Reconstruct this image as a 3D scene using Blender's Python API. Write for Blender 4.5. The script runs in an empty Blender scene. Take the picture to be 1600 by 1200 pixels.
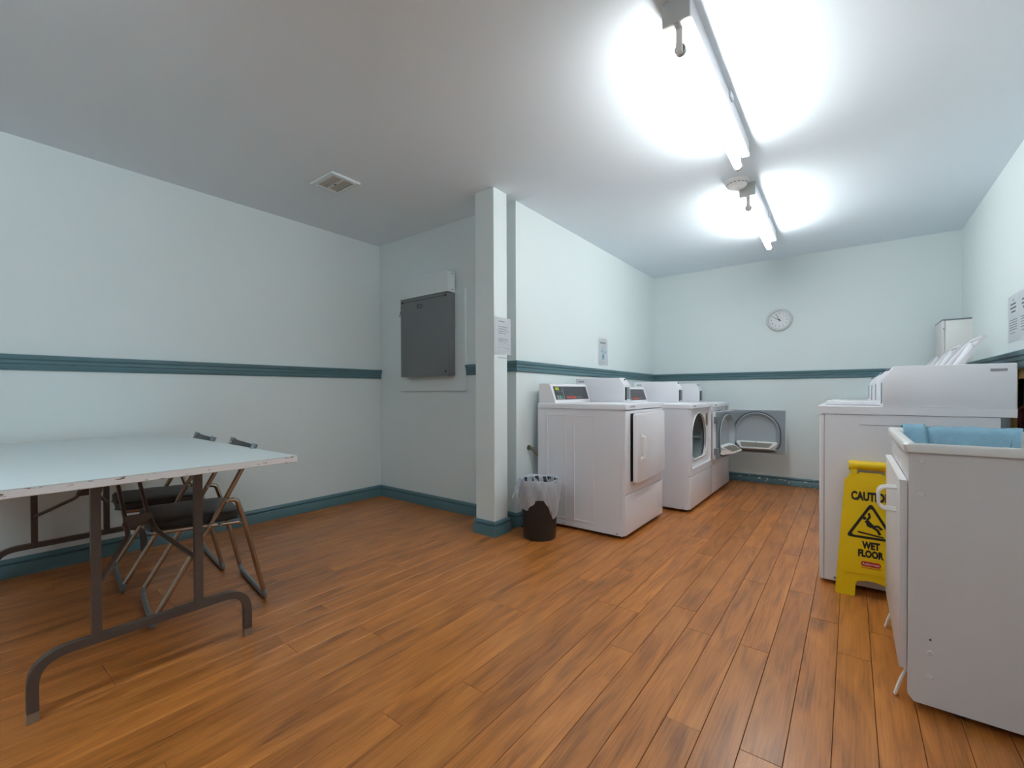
import bpy, bmesh, math, random
from mathutils import Vector, Matrix
random.seed(7)
S = bpy.context.scene
C = S.collection
PI = math.pi

# ------------------------------------------------------------------ camera
TH, FPX, PY, PITCH, ROLL, CAMH = .6534, 692.74, 618.62, -.0093, -.0035, .97
cf = Vector((-math.sin(TH)*math.cos(PITCH), math.cos(TH)*math.cos(PITCH), math.sin(PITCH)))
cr0 = Vector((math.cos(TH), math.sin(TH), 0))
cu0 = cr0.cross(cf)
cr = cr0*math.cos(ROLL) + cu0*math.sin(ROLL)
cu = -cr0*math.sin(ROLL) + cu0*math.cos(ROLL)
cam = bpy.data.cameras.new('camera')
cam.sensor_fit = 'HORIZONTAL'
cam.sensor_width = 36
cam.lens = FPX*36/1600
cam.shift_y = (PY-600)/1600
cam.clip_start = .02
camo = bpy.data.objects.new('camera', cam)
camo.matrix_world = Matrix(((cr.x, cu.x, -cf.x, 0), (cr.y, cu.y, -cf.y, 0), (cr.z, cu.z, -cf.z, CAMH), (0, 0, 0, 1)))
C.objects.link(camo)
S.camera = camo

# ------------------------------------------------------------------ world, exposure
w = bpy.data.worlds.new('world')
S.world = w
w.use_nodes = True
w.node_tree.nodes['Background'].inputs[0].default_value = (.8, .9, 1, 1)
w.node_tree.nodes['Background'].inputs[1].default_value = .05
S.view_settings.view_transform = 'Standard'
S.view_settings.look = 'None'
S.view_settings.gamma = 1
S.view_settings.use_curve_mapping = False
S.view_settings.exposure = 0.68
TUBE = 42.5          # emission of the two fluorescent tubes; the added fill lamp scales from it
S.cycles.max_bounces = 10
S.cycles.diffuse_bounces = 8
S.cycles.use_denoising = True
S.cycles.sample_clamp_indirect = 8

# ------------------------------------------------------------------ helpers
def lin(c):
    c /= 255
    return c/12.92 if c <= .04045 else ((c+.055)/1.055)**2.4
def rgb(r, g, b):
    return (lin(r), lin(g), lin(b), 1)
MATS = {}
def mat(name, col, rough=.5, metal=0, noise=0, nscale=8, bump=0, bscale=60, emit=0, trans=0, spec=.5, coat=0):
    if name in MATS:
        return MATS[name]
    m = bpy.data.materials.new(name)
    m.use_nodes = True
    nt = m.node_tree
    b = nt.nodes['Principled BSDF']
    b.inputs['Base Color'].default_value = col
    b.inputs['Roughness'].default_value = rough
    b.inputs['Metallic'].default_value = metal
    b.inputs['Specular IOR Level'].default_value = spec
    b.inputs['Coat Weight'].default_value = coat
    if trans:
        b.inputs['Transmission Weight'].default_value = trans
    if emit:
        b.inputs['Emission Color'].default_value = col
        b.inputs['Emission Strength'].default_value = emit
    tc = nt.nodes.new('ShaderNodeTexCoord')
    if noise:
        n = nt.nodes.new('ShaderNodeTexNoise')
        n.inputs['Scale'].default_value = nscale
        n.inputs['Detail'].default_value = 4
        nt.links.new(tc.outputs['Object'], n.inputs['Vector'])
        mx = nt.nodes.new('ShaderNodeMix')
        mx.data_type = 'RGBA'
        mx.inputs[6].default_value = tuple(max(0, c*(1-noise)) for c in col[:3]) + (1,)
        mx.inputs[7].default_value = tuple(min(1, c*(1+noise)) for c in col[:3]) + (1,)
        nt.links.new(n.outputs['Fac'], mx.inputs[0])
        nt.links.new(mx.outputs[2], b.inputs['Base Color'])
    if bump:
        n2 = nt.nodes.new('ShaderNodeTexNoise')
        n2.inputs['Scale'].default_value = bscale
        n2.inputs['Detail'].default_value = 3
        nt.links.new(tc.outputs['Object'], n2.inputs['Vector'])
        bp = nt.nodes.new('ShaderNodeBump')
        bp.inputs['Strength'].default_value = bump
        bp.inputs['Distance'].default_value = .004
        nt.links.new(n2.outputs['Fac'], bp.inputs['Height'])
        nt.links.new(bp.outputs['Normal'], b.inputs['Normal'])
    MATS[name] = m
    return m

WALL = mat('aqua wall paint', rgb(221, 230, 230), .55, noise=.015, nscale=3, bump=.06, bscale=220)
CEIL = mat('ceiling paint', rgb(230, 239, 246), .8, noise=.012, nscale=2, bump=.12, bscale=260)
TEAL = mat('teal trim paint', rgb(84, 116, 124), .38, noise=.05, nscale=12)
WHITE = mat('white enamel', rgb(226, 225, 230), .28, noise=.01, nscale=4)
WHITE2 = mat('white enamel front', rgb(230, 228, 232), .22)
PLASTIC = mat('white plastic', rgb(232, 231, 228), .35)
LAMW = mat('white melamine', rgb(216, 212, 212), .42, noise=.015, nscale=5)
DARK = mat('dark gap', rgb(22, 22, 23), .8)
CHARC = mat('charcoal panel', rgb(58, 62, 66), .3)
STEELG = mat('grey steel', rgb(128, 136, 142), .35, metal=.35)
GALV = mat('galvanised steel', rgb(165, 165, 160), .35, metal=.9)
DOORG = mat('grey door liner', rgb(142, 152, 158), .35, metal=.2)
SEAL = mat('grey rubber seal', rgb(84, 92, 100), .6)
CHROME = mat('worn chrome', rgb(176, 160, 146), .24, metal=1, noise=.12, nscale=30)
BROWN = mat('brown painted steel', rgb(84, 72, 66), .42, metal=.2, noise=.12, nscale=25)
VINYL = mat('black vinyl', rgb(38, 39, 41), .42, bump=.25, bscale=45)
RUBBER = mat('black rubber', rgb(52, 54, 56), .6)
PANELG = mat('grey panel paint', rgb(114, 117, 119), .45, noise=.03, nscale=6)
PAPER = mat('white paper', rgb(238, 240, 243), .7)
INK = mat('grey ink', rgb(120, 124, 128), .8)
INKD = mat('dark ink', rgb(52, 52, 54), .7)
YELLOW = mat('yellow plastic', rgb(236, 196, 0), .38, noise=.03, nscale=9)
BLACKP = mat('black print', rgb(26, 24, 22), .5)
REDP = mat('red print', rgb(180, 22, 30), .5)
WHITEP = mat('white print', rgb(235, 235, 235), .6)
ORANGE = mat('orange print', rgb(226, 82, 52), .5)
GREYP = mat('grey print', rgb(140, 144, 148), .5)
GREEN = mat('green key', rgb(30, 130, 105), .5)
LCD = mat('yellow display', rgb(176, 184, 30), .4)
TOWEL = mat('blue towel', rgb(128, 166, 186), .95, noise=.14, nscale=40, bump=1, bscale=300)
BINP = mat('black bin plastic', rgb(44, 42, 41), .42)
WOODS = mat('raw pine', rgb(196, 152, 88), .7, noise=.15, nscale=14)
BRASS = mat('brass', rgb(150, 140, 110), .35, metal=.9)
BLUEPIC = mat('blue picture print', rgb(120, 175, 195), .7)
TABLETOP = mat('grey white laminate', rgb(208, 216, 216), .4, noise=.02, nscale=5)

def edge_wear():
    m = bpy.data.materials.new('chipped table edge')
    m.use_nodes = True
    nt = m.node_tree
    b = nt.nodes['Principled BSDF']
    b.inputs['Roughness'].default_value = .6
    tc = nt.nodes.new('ShaderNodeTexCoord')
    mp = nt.nodes.new('ShaderNodeMapping')
    mp.inputs['Scale'].default_value = (60, 40, 110)
    n = nt.nodes.new('ShaderNodeTexNoise')
    n.inputs['Scale'].default_value = 1
    n.inputs['Detail'].default_value = 5
    r = nt.nodes.new('ShaderNodeValToRGB')
    r.color_ramp.elements[0].position = .30
    r.color_ramp.elements[0].color = rgb(120, 96, 84)
    r.color_ramp.elements[1].position = .38
    r.color_ramp.elements[1].color = rgb(222, 216, 214)
    nt.links.new(tc.outputs['Object'], mp.inputs['Vector'])
    nt.links.new(mp.outputs['Vector'], n.inputs['Vector'])
    nt.links.new(n.outputs['Fac'], r.inputs['Fac'])
    nt.links.new(r.outputs['Color'], b.inputs['Base Color'])
    return m
EDGE = edge_wear()

def bag_mat():
    m = bpy.data.materials.new('thin translucent bag plastic')
    m.use_nodes = True
    nt = m.node_tree
    out = nt.nodes['Material Output']
    b = nt.nodes['Principled BSDF']
    b.inputs['Base Color'].default_value = rgb(226, 230, 240)
    b.inputs['Roughness'].default_value = .3
    tl = nt.nodes.new('ShaderNodeBsdfTranslucent')
    tl.inputs['Color'].default_value = rgb(225, 230, 240)
    tr = nt.nodes.new('ShaderNodeBsdfTransparent')
    m1 = nt.nodes.new('ShaderNodeMixShader')
    m1.inputs[0].default_value = .3
    m2 = nt.nodes.new('ShaderNodeMixShader')
    m2.inputs[0].default_value = .18
    nt.links.new(b.outputs[0], m1.inputs[1])
    nt.links.new(tl.outputs[0], m1.inputs[2])
    nt.links.new(m1.outputs[0], m2.inputs[1])
    nt.links.new(tr.outputs[0], m2.inputs[2])
    nt.links.new(m2.outputs[0], out.inputs['Surface'])
    return m
BAG = bag_mat()

def plank_mat():
    m = bpy.data.materials.new('laminate cherry wood')
    m.use_nodes = True
    nt = m.node_tree
    L = nt.links.new
    b = nt.nodes['Principled BSDF']
    b.inputs['Roughness'].default_value = .31
    b.inputs['Specular IOR Level'].default_value = .55
    tc = nt.nodes.new('ShaderNodeTexCoord')
    oi = nt.nodes.new('ShaderNodeObjectInfo')
    cmb = nt.nodes.new('ShaderNodeCombineXYZ')
    mul = nt.nodes.new('ShaderNodeMath'); mul.operation = 'MULTIPLY'; mul.inputs[1].default_value = 37
    L(oi.outputs['Random'], mul.inputs[0])
    L(mul.outputs[0], cmb.inputs[0]); L(mul.outputs[0], cmb.inputs[1])
    add = nt.nodes.new('ShaderNodeVectorMath'); add.operation = 'ADD'
    L(tc.outputs['Object'], add.inputs[0]); L(cmb.outputs[0], add.inputs[1])
    # broad figure
    mp = nt.nodes.new('ShaderNodeMapping'); mp.inputs['Scale'].default_value = (13, 1.8, 1)
    L(add.outputs[0], mp.inputs['Vector'])
    n1 = nt.nodes.new('ShaderNodeTexNoise'); n1.inputs['Scale'].default_value = 1.3; n1.inputs['Detail'].default_value = 5
    n1.inputs['Distortion'].default_value = 1.2
    L(mp.outputs[0], n1.inputs['Vector'])
    # fine grain
    mp2 = nt.nodes.new('ShaderNodeMapping'); mp2.inputs['Scale'].default_value = (140, 4, 1)
    L(add.outputs[0], mp2.inputs['Vector'])
    n2 = nt.nodes.new('ShaderNodeTexNoise'); n2.inputs['Scale'].default_value = 1.2; n2.inputs['Detail'].default_value = 4
    L(mp2.outputs[0], n2.inputs['Vector'])
    # knots
    mp3 = nt.nodes.new('ShaderNodeMapping'); mp3.inputs['Scale'].default_value = (11, 3.2, 1)
    L(add.outputs[0], mp3.inputs['Vector'])
    vo = nt.nodes.new('ShaderNodeTexVoronoi'); vo.inputs['Scale'].default_value = .55
    L(mp3.outputs[0], vo.inputs['Vector'])
    kr = nt.nodes.new('ShaderNodeValToRGB')
    kr.color_ramp.elements[0].position = .04; kr.color_ramp.elements[0].color = (.55, .55, .55, 1)
    kr.color_ramp.elements[1].position = .22; kr.color_ramp.elements[1].color = (1, 1, 1, 1)
    L(vo.outputs['Distance'], kr.inputs['Fac'])
    mixf = nt.nodes.new('ShaderNodeMix'); mixf.data_type = 'FLOAT'; mixf.inputs[0].default_value = .36
    L(n1.outputs['Fac'], mixf.inputs[2]); L(n2.outputs['Fac'], mixf.inputs[3])
    ra = nt.nodes.new('ShaderNodeValToRGB')
    e = ra.color_ramp.elements
    e[0].position = .31; e[0].color = rgb(122, 70, 30)
    e[1].position = .70; e[1].color = rgb(200, 128, 62)
    x = ra.color_ramp.elements.new(.5); x.color = rgb(174, 106, 47)
    L(mixf.outputs[0], ra.inputs['Fac'])
    mk = nt.nodes.new('ShaderNodeMix'); mk.data_type = 'RGBA'; mk.blend_type = 'MULTIPLY'; mk.inputs[0].default_value = .8
    L(ra.outputs['Color'], mk.inputs[6]); L(kr.outputs['Color'], mk.inputs[7])
    hs = nt.nodes.new('ShaderNodeHueSaturation')
    vr = nt.nodes.new('ShaderNodeMapRange'); vr.inputs[3].default_value = .88; vr.inputs[4].default_value = 1.1
    L(oi.outputs['Random'], vr.inputs[0]); L(vr.outputs[0], hs.inputs['Value'])
    L(mk.outputs[2], hs.inputs['Color'])
    L(hs.outputs['Color'], b.inputs['Base Color'])
    bp = nt.nodes.new('ShaderNodeBump'); bp.inputs['Strength'].default_value = .12; bp.inputs['Distance'].default_value = .002
    L(n2.outputs['Fac'], bp.inputs['Height']); L(bp.outputs[0], b.inputs['Normal'])
    return m
PLANK = plank_mat()

def box(bm, x0, x1, y0, y1, z0, z1):
    v = [bm.verts.new(p) for p in ((x0,y0,z0),(x1,y0,z0),(x1,y1,z0),(x0,y1,z0),(x0,y0,z1),(x1,y0,z1),(x1,y1,z1),(x0,y1,z1))]
    for f in ((0,3,2,1),(4,5,6,7),(0,1,5,4),(1,2,6,5),(2,3,7,6),(3,0,4,7)):
        bm.faces.new([v[i] for i in f])
    return v
def prism(bm, poly, axis, a, b):
    """poly: 2D points; axis 'x': (y,z), 'y': (x,z), 'z': (x,y)"""
    def P(p, t):
        return {'x': (t, p[0], p[1]), 'y': (p[0], t, p[1]), 'z': (p[0], p[1], t)}[axis]
    va = [bm.verts.new(P(p, a)) for p in poly]
    vb = [bm.verts.new(P(p, b)) for p in poly]
    n = len(poly)
    bm.faces.new(va); bm.faces.new(vb[::-1])
    for i in range(n):
        bm.faces.new((va[i], vb[i], vb[(i+1) % n], va[(i+1) % n]))
def tube(bm, pts, r, seg=10, cap=True, square=False):
    pts = [Vector(p) for p in pts]
    n = len(pts)
    rings = []
    t0 = (pts[1]-pts[0]).normalized()
    up = Vector((0, 0, 1)) if abs(t0.z) < .95 else Vector((1, 0, 0))
    nrm = (up - t0*up.dot(t0)).normalized()
    for i in range(n):
        if i == 0: t = t0
        elif i == n-1: t = (pts[-1]-pts[-2]).normalized()
        else: t = ((pts[i]-pts[i-1]).normalized()+(pts[i+1]-pts[i]).normalized()).normalized()
        nrm = (nrm - t*nrm.dot(t)).normalized()
        bi = t.cross(nrm)
        k = 1
        if 0 < i < n-1:
            k = 1/max(.5, t.dot((pts[i]-pts[i-1]).normalized()))
        rr = r[i] if isinstance(r, (list, tuple)) else r
        ring = []
        for j in range(seg):
            a = 2*PI*j/seg + (PI/4 if square else 0)
            ring.append(bm.verts.new(pts[i]+(nrm*math.cos(a)+bi*math.sin(a))*rr*(1.0 if not square else 1)))
        rings.append(ring)
    for i in range(n-1):
        for j in range(seg):
            bm.faces.new((rings[i][j], rings[i][(j+1) % seg], rings[i+1][(j+1) % seg], rings[i+1][j]))
    if cap:
        bm.faces.new(rings[0][::-1]); bm.faces.new(rings[-1])
def round_path(pts, rad, n=6):
    """polyline with rounded corners"""
    pts = [Vector(p) for p in pts]
    out = [pts[0]]
    for i in range(1, len(pts)-1):
        a, b, c = pts[i-1], pts[i], pts[i+1]
        d1 = (a-b); d2 = (c-b)
        l = min(rad, d1.length*.48, d2.length*.48)
        p, q = b+d1.normalized()*l, b+d2.normalized()*l
        for k in range(n+1):
            t = k/n
            out.append(p*(1-t)**2 + b*2*t*(1-t) + q*t*t)
    out.append(pts[-1])
    return out
def lathe(bm, prof, seg=32, cx=0, cy=0):
    rings = []
    for r, z in prof:
        if r < 1e-5:
            rings.append([bm.verts.new((cx, cy, z))])
        else:
            rings.append([bm.verts.new((cx+r*math.cos(2*PI*j/seg), cy+r*math.sin(2*PI*j/seg), z)) for j in range(seg)])
    for a, b in zip(rings, rings[1:]):
        for j in range(seg):
            k = (j+1) % seg
            if len(a) == 1 and len(b) > 1: bm.faces.new((a[0], b[j], b[k]))
            elif len(b) == 1 and len(a) > 1: bm.faces.new((a[j], a[k], b[0]))
            elif len(a) > 1: bm.faces.new((a[j], a[k], b[k], b[j]))
def bevel(bm, off, seg=2, sel=None):
    ed = [e for e in bm.edges if (sel is None or sel(e))]
    bmesh.ops.bevel(bm, geom=ed, offset=off, segments=seg, profile=.5, affect='EDGES', clamp_overlap=True)
def new():
    return bmesh.new()
def obj(name, bm, m, parent=None, smooth=True, angle=35, fixn=True):
    if fixn:
        bmesh.ops.recalc_face_normals(bm, faces=bm.faces)
    me = bpy.data.meshes.new(name)
    bm.to_mesh(me)
    bm.free()
    if m: me.materials.append(m)
    if smooth:
        for p in me.polygons: p.use_smooth = True
        me.set_sharp_from_angle(angle=math.radians(angle))
    o = bpy.data.objects.new(name, me)
    C.objects.link(o)
    if parent: o.parent = parent
    return o
def bb(name, dims, m, parent=None, bev=0, seg=2):
    bm = new(); box(bm, *dims)
    if bev: bevel(bm, bev, seg)
    return obj(name, bm, m, parent)
def tag(o, label, cat, group=None):
    o['label'] = label; o['category'] = cat
    if group: o['group'] = group
    return o
def thing(name, label, cat, loc=(0, 0, 0), rz=0, group=None):
    o = bpy.data.objects.new(name, None)
    o.empty_display_size = .05
    C.objects.link(o)
    o.location = loc; o.rotation_euler = (0, 0, rz)
    return tag(o, label, cat, group)
def struct(name, bm, m, parent=None, label=None):
    o = obj(name, bm, m, parent)
    o['kind'] = 'structure'
    if label: o['label'] = label
    return o
def copy_tree(o, parent=None):
    c = o.copy(); C.objects.link(c)
    if parent: c.parent = parent
    for ch in list(o.children): copy_tree(ch, c)
    return c
def text(name, s, size, m, parent, M, depth=.0006, align='CENTER', bold=0, sx=1, fit=None):
    cu_ = bpy.data.curves.new(name, 'FONT')
    cu_.body = s; cu_.size = size; cu_.extrude = depth; cu_.align_x = align; cu_.align_y = 'CENTER'; cu_.offset = bold
    cu_.resolution_u = 3
    t = bpy.data.objects.new(name+'_tmp', cu_)
    C.objects.link(t)
    bpy.context.view_layer.update()
    me = bpy.data.meshes.new_from_object(t.evaluated_get(bpy.context.evaluated_depsgraph_get()))
    bpy.data.objects.remove(t)
    if fit:      # (width, height) of the finished lettering
        xs = [v.co.x for v in me.vertices]; ys = [v.co.y for v in me.vertices]
        kx, ky = fit[0]/(max(xs)-min(xs)), fit[1]/(max(ys)-min(ys))
        me.transform(Matrix.Diagonal((kx, ky, 1, 1)) @ Matrix.Translation((-(max(xs)+min(xs))/2, -(max(ys)+min(ys))/2, 0)))
    me.transform(M @ Matrix.Diagonal((sx, 1, 1, 1)))
    me.materials.clear(); me.materials.append(m)
    o = bpy.data.objects.new(name, me)
    C.objects.link(o)
    if parent: o.parent = parent
    return o
def frame(origin, u, v):
    """matrix mapping local x->u, y->v, z->u x v"""
    u = Vector(u).normalized(); v = Vector(v).normalized(); n = u.cross(v)
    return Matrix(((u.x, v.x, n.x, origin[0]), (u.y, v.y, n.y, origin[1]), (u.z, v.z, n.z, origin[2]), (0, 0, 0, 1)))

# ------------------------------------------------------------------ room shell
H = 2.334
XL, XR, YF, YB, YP, XW = -3.517, .742, -3.2, 5.317, 2.559, -1.906
YE = 2.54                       # end of the laundry wall
# floor with planks
bm = new(); box(bm, XL-.2, XR+.5, YF-.2, YB+.2, -.12, -.0095)
floor = struct('floor', bm, mat('dark joint', rgb(48, 30, 20), .8), label='orange-brown wood plank floor')
PW = .0995
def plank_mesh(wd, ln):
    bm = new(); box(bm, 0, wd, 0, ln, -.009, 0)
    bevel(bm, .0009, 1, lambda e: all(v.co.z > -.001 for v in e.verts))
    me = bpy.data.meshes.new('plank'); bm.to_mesh(me); bm.free(); me.materials.append(PLANK)
    return me
pcache = {}
def plank(x0, x1, y0, y1):
    g = .0007
    wd, ln = round(x1-x0-2*g, 4), round(y1-y0-2*g, 4)
    if wd < .004 or ln < .01: return
    if (wd, ln) not in pcache: pcache[(wd, ln)] = plank_mesh(wd, ln)
    o = bpy.data.objects.new('plank', pcache[(wd, ln)])
    o.location = (x0+g, y0+g, 0)
    C.objects.link(o); o.parent = floor
k0 = math.floor((XL+.537)/PW)
row = 0
x = -.537 + k0*PW
rr = random.Random(3)
while x < XR:
    xa, xb = max(x, XL), min(x+PW, XR)
    ymax = YB if xa > XW-.02 else YP
    if xb <= XW + .005: ymax = YP
    y = -.55 - rr.choice([0, .3, .55, .8, 1.05])
    plank(xa, xb, YF, y)
    while y < ymax:
        ya, yb2 = max(y, YF), min(y+1.21, ymax)
        if yb2-ya > .02: plank(xa, xb, ya, yb2)
        y += 1.21
    x += PW
bm = new(); box(bm, XL-.2, XR+.5, YF-.2, YB+.2, H, H+.12)
struct('ceiling', bm, CEIL)
bm = new(); box(bm, XL-.15, XL, YF-.15, YP+.15, 0, H)
struct('wall_left', bm, WALL)
bm = new(); box(bm, XL, XW-.15, YP, YP+.14, 0, H)
struct('wall_alcove', bm, WALL)
bm = new(); box(bm, XW-.15, XW, YE, YB, 0, H)
struct('wall_laundry', bm, WALL)
bm = new(); box(bm, XW-.15, XR+.5, YB, YB+.15, 0, H)
struct('wall_back', bm, WALL)
bm = new(); box(bm, XL-.15, XR+.5, YF-.15, YF, 0, H)
struct('wall_front', bm, WALL)
# right wall with the open stud bay below the rail
NY0, NY1, NZ0, NZ1 = 2.95, 3.845, .45, 1.09
bm = new()
box(bm, XR, XR+.02, YF, NY0, 0, H)
box(bm, XR, XR+.02, NY1, YB, 0, H)
box(bm, XR, XR+.02, NY0, NY1, NZ1, H)
box(bm, XR, XR+.02, NY0, NY1, 0, NZ0)
box(bm, XR+.30, XR+.34, YF, YB, 0, H)
struct('wall_right', bm, WALL)
# post in front of the laundry wall
PX0, PX1, PY0, PY1 = -2.06, -1.893, 2.278, 2.42
bm = new(); box(bm, PX0, PX1, PY0, PY1, 0, H); bevel(bm, .003, 1)
struct('wall_post', bm, WALL)

# mouldings: profile (distance from wall, height) swept along a wall
RAIL = [(0, 0), (.010, 0), (.014, .006), (.014, .030), (.019, .036), (.019, .052), (.026, .058), (.028, .068), (.028, .078), (.022, .082), (0, .082)]
BASE = [(0, 0), (.016, 0), (.016, .060), (.013, .066), (.007, .068), (.007, .073), (.014, .077), (.014, .088), (.007, .098), (0, .1)]
def mould(name, p0, p1, n, prof, m=TEAL, m0=0, m1=0, h=1):
    """m0, m1: mitre (+1 lengthens outwards with the offset, -1 shortens)"""
    p0, p1, n = Vector(p0), Vector(p1), Vector(n)
    d = (p1-p0).normalized()
    bm = new()
    A = [bm.verts.new(p0+n*a-d*a*m0+Vector((0, 0, z*h))) for a, z in prof]
    B = [bm.verts.new(p1+n*a+d*a*m1+Vector((0, 0, z*h))) for a, z in prof]
    k = len(prof)
    bm.faces.new(A); bm.faces.new(B[::-1])
    for i in range(k): bm.faces.new((A[i], B[i], B[(i+1) % k], A[(i+1) % k]))
    return struct(name, bm, m)
mould('trim_1', (XL, YF, 1.096), (XL, YP, 1.096), (1, 0, 0), RAIL)
mould('trim_2', (-2.40, YP, 1.102), (XW-.15, YP, 1.102), (0, -1, 0), RAIL)
mould('trim_3', (XW-.145, YE, 1.116), (XW, YE, 1.116), (0, -1, 0), RAIL, m1=1, h=.95)
mould('trim_4', (XW, YE, 1.116), (XW, YB, 1.094), (1, 0, 0), RAIL, m0=1, m1=-1, h=.95)
mould('trim_5', (XW, YB, 1.094), (XR, YB, 1.094), (0, -1, 0), RAIL, m0=-1, m1=-1, h=.95)
mould('trim_6', (XR, YB, 1.092), (XR, YF, 1.092), (-1, 0, 0), RAIL, m0=-1, h=1.15)
mould('baseboard_left', (XL, YF, 0), (XL, YP, 0), (1, 0, 0), BASE, m1=-1)
mould('baseboard_alcove', (XL, YP, 0), (XW-.15, YP, 0), (0, -1, 0), BASE, m0=-1)
mould('baseboard_wall_end', (XW-.15, YE, 0), (XW, YE, 0), (0, -1, 0), BASE, m1=1)
mould('baseboard_laundry', (XW, YE, 0), (XW, YB, 0), (1, 0, 0), BASE, m0=1, m1=-1)
mould('baseboard_back', (XW, YB, 0), (XR, YB, 0), (0, -1, 0), BASE, m0=-1, m1=-1, h=.85,
      m=None)
bpy.data.objects['baseboard_back'].data.materials.append(None)
mould('baseboard_right', (XR, YB, 0), (XR, YF, 0), (-1, 0, 0), BASE, m0=-1)
# post skirting, one mitred piece per face
mould('baseboard_post_front', (PX0, PY0, 0), (PX1, PY0, 0), (0, -1, 0), BASE, m0=1, m1=1)
mould('baseboard_post_right', (PX1, PY0, 0), (PX1, PY1, 0), (1, 0, 0), BASE, m0=1, m1=1)
mould('baseboard_post_left', (PX0, PY1, 0), (PX0, PY0, 0), (-1, 0, 0), BASE, m0=1, m1=1)
# back skirting has chipped paint
def chip_mat():
    m = bpy.data.materials.new('chipped teal paint')
    m.use_nodes = True
    nt = m.node_tree
    b = nt.nodes['Principled BSDF']; b.inputs['Roughness'].default_value = .4
    tc = nt.nodes.new('ShaderNodeTexCoord'); mp = nt.nodes.new('ShaderNodeMapping'); mp.inputs['Scale'].default_value = (16, 16, 45)
    n = nt.nodes.new('ShaderNodeTexNoise'); n.inputs['Scale'].default_value = 1.4; n.inputs['Detail'].default_value = 4
    r = nt.nodes.new('ShaderNodeValToRGB')
    r.color_ramp.elements[0].position = .635; r.color_ramp.elements[0].color = rgb(84, 116, 124)
    r.color_ramp.elements[1].position = .66; r.color_ramp.elements[1].color = rgb(225, 225, 220)
    nt.links.new(tc.outputs['Object'], mp.inputs[0]); nt.links.new(mp.outputs[0], n.inputs['Vector'])
    nt.links.new(n.outputs['Fac'], r.inputs['Fac']); nt.links.new(r.outputs['Color'], b.inputs['Base Color'])
    return m
bo = bpy.data.objects['baseboard_back']
bo.data.materials.clear(); bo.data.materials.append(chip_mat())

# ------------------------------------------------------------------ fluorescent strip lights
GLOW = bpy.data.materials.new('lit fluorescent tube')
GLOW.use_nodes = True
_b = GLOW.node_tree.nodes['Principled BSDF']
_b.inputs['Base Color'].default_value = (1, 1, 1, 1)
_b.inputs['Emission Color'].default_value = (.96, 1.0, .99, 1)
_b.inputs['Emission Strength'].default_value = TUBE
GLOW_FILL = GLOW.copy(); GLOW_FILL.name = 'added cool fill tube'  # cooler glow for the added fill lamp only
GLOW_FILL.node_tree.nodes['Principled BSDF'].inputs['Emission Color'].default_value = (.80, .96, 1.05, 1)
GLOW_FILL.node_tree.nodes['Principled BSDF'].inputs['Emission Strength'].default_value = TUBE*1.65
def strip_light(label, x, y0, y1, rz, glow=GLOW):
    ln = y1-y0
    t = thing('strip_light', label, 'ceiling light', (x, y0, H), rz, 'fluorescent strip lights on the ceiling')
    bm = new(); prism(bm, [(-.045, 0), (.045, 0), (.045, -.065), (.03, -.082), (-.03, -.082), (-.045, -.065)], 'y', 0, ln)
    obj('housing', bm, WHITE, t)
    for yy in (.0, ln-.006):
        bb('end_cap', (-.047, .047, yy-.004, yy+.008, -.086, 0), mat('cap grey',rgb(190,192,190),.4), t, .002)
    for yy in (.03, ln-.045):
        s = bb('lamp_holder', (-.011, .011, yy, yy+.014, -.168, -.08), PLASTIC, t, .003)
    bm = new(); tube(bm, [(0, .047, -.148), (0, ln-.047, -.148)], .0185, 14)
    obj('lamp_tube', bm, glow, t)
    for yy in (.044, ln-.064):
        bm = new(); tube(bm, [(0, yy, -.148), (0, yy+.02, -.148)], .019, 14)
        obj('tube_cap', bm, GALV, t)
    bb('cover_clip', (.042, .055, ln*.55, ln*.55+.05, -.03, 0), WHITE, t, .003)
    return t
strip_light('nearer fluorescent strip light on the ceiling, larger and brighter', -.487, 1.58, 2.72, .004)
strip_light('added cool white fill light on the ceiling behind the camera, out of view', -1.25, -1.2, 0.0, .004, GLOW_FILL)  # added lamp, out of view, to brighten the left side of the room
strip_light('farther fluorescent strip light on the ceiling, near the back wall', -.546, 3.26, 4.39, .012)

# smoke detector
t = thing('smoke_detector', 'round white smoke detector on the ceiling between the two lights', 'smoke detector', (-.595, 3.19, H))
bm = new(); lathe(bm, [(0, 0), (.07, 0), (.07, -.012), (.066, -.016), (0, -.016)], 32); obj('base', bm, PLASTIC, t)
bm = new(); lathe(bm, [(.06, -.016), (.06, -.03), (.05, -.042), (.03, -.046), (0, -.046)], 32); obj('cover', bm, PLASTIC, t)
bm = new()
for k in range(16):
    a = 2*PI*k/16
    for aa in (0,):
        c, s = math.cos(a), math.sin(a)
        tube(bm, [(.0602*math.cos(a-.13), .0602*math.sin(a-.13), -.024), (.0602*math.cos(a+.13), .0602*math.sin(a+.13), -.024)], .0022, 6)
obj('slot_ring', bm, CHARC, t)

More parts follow.
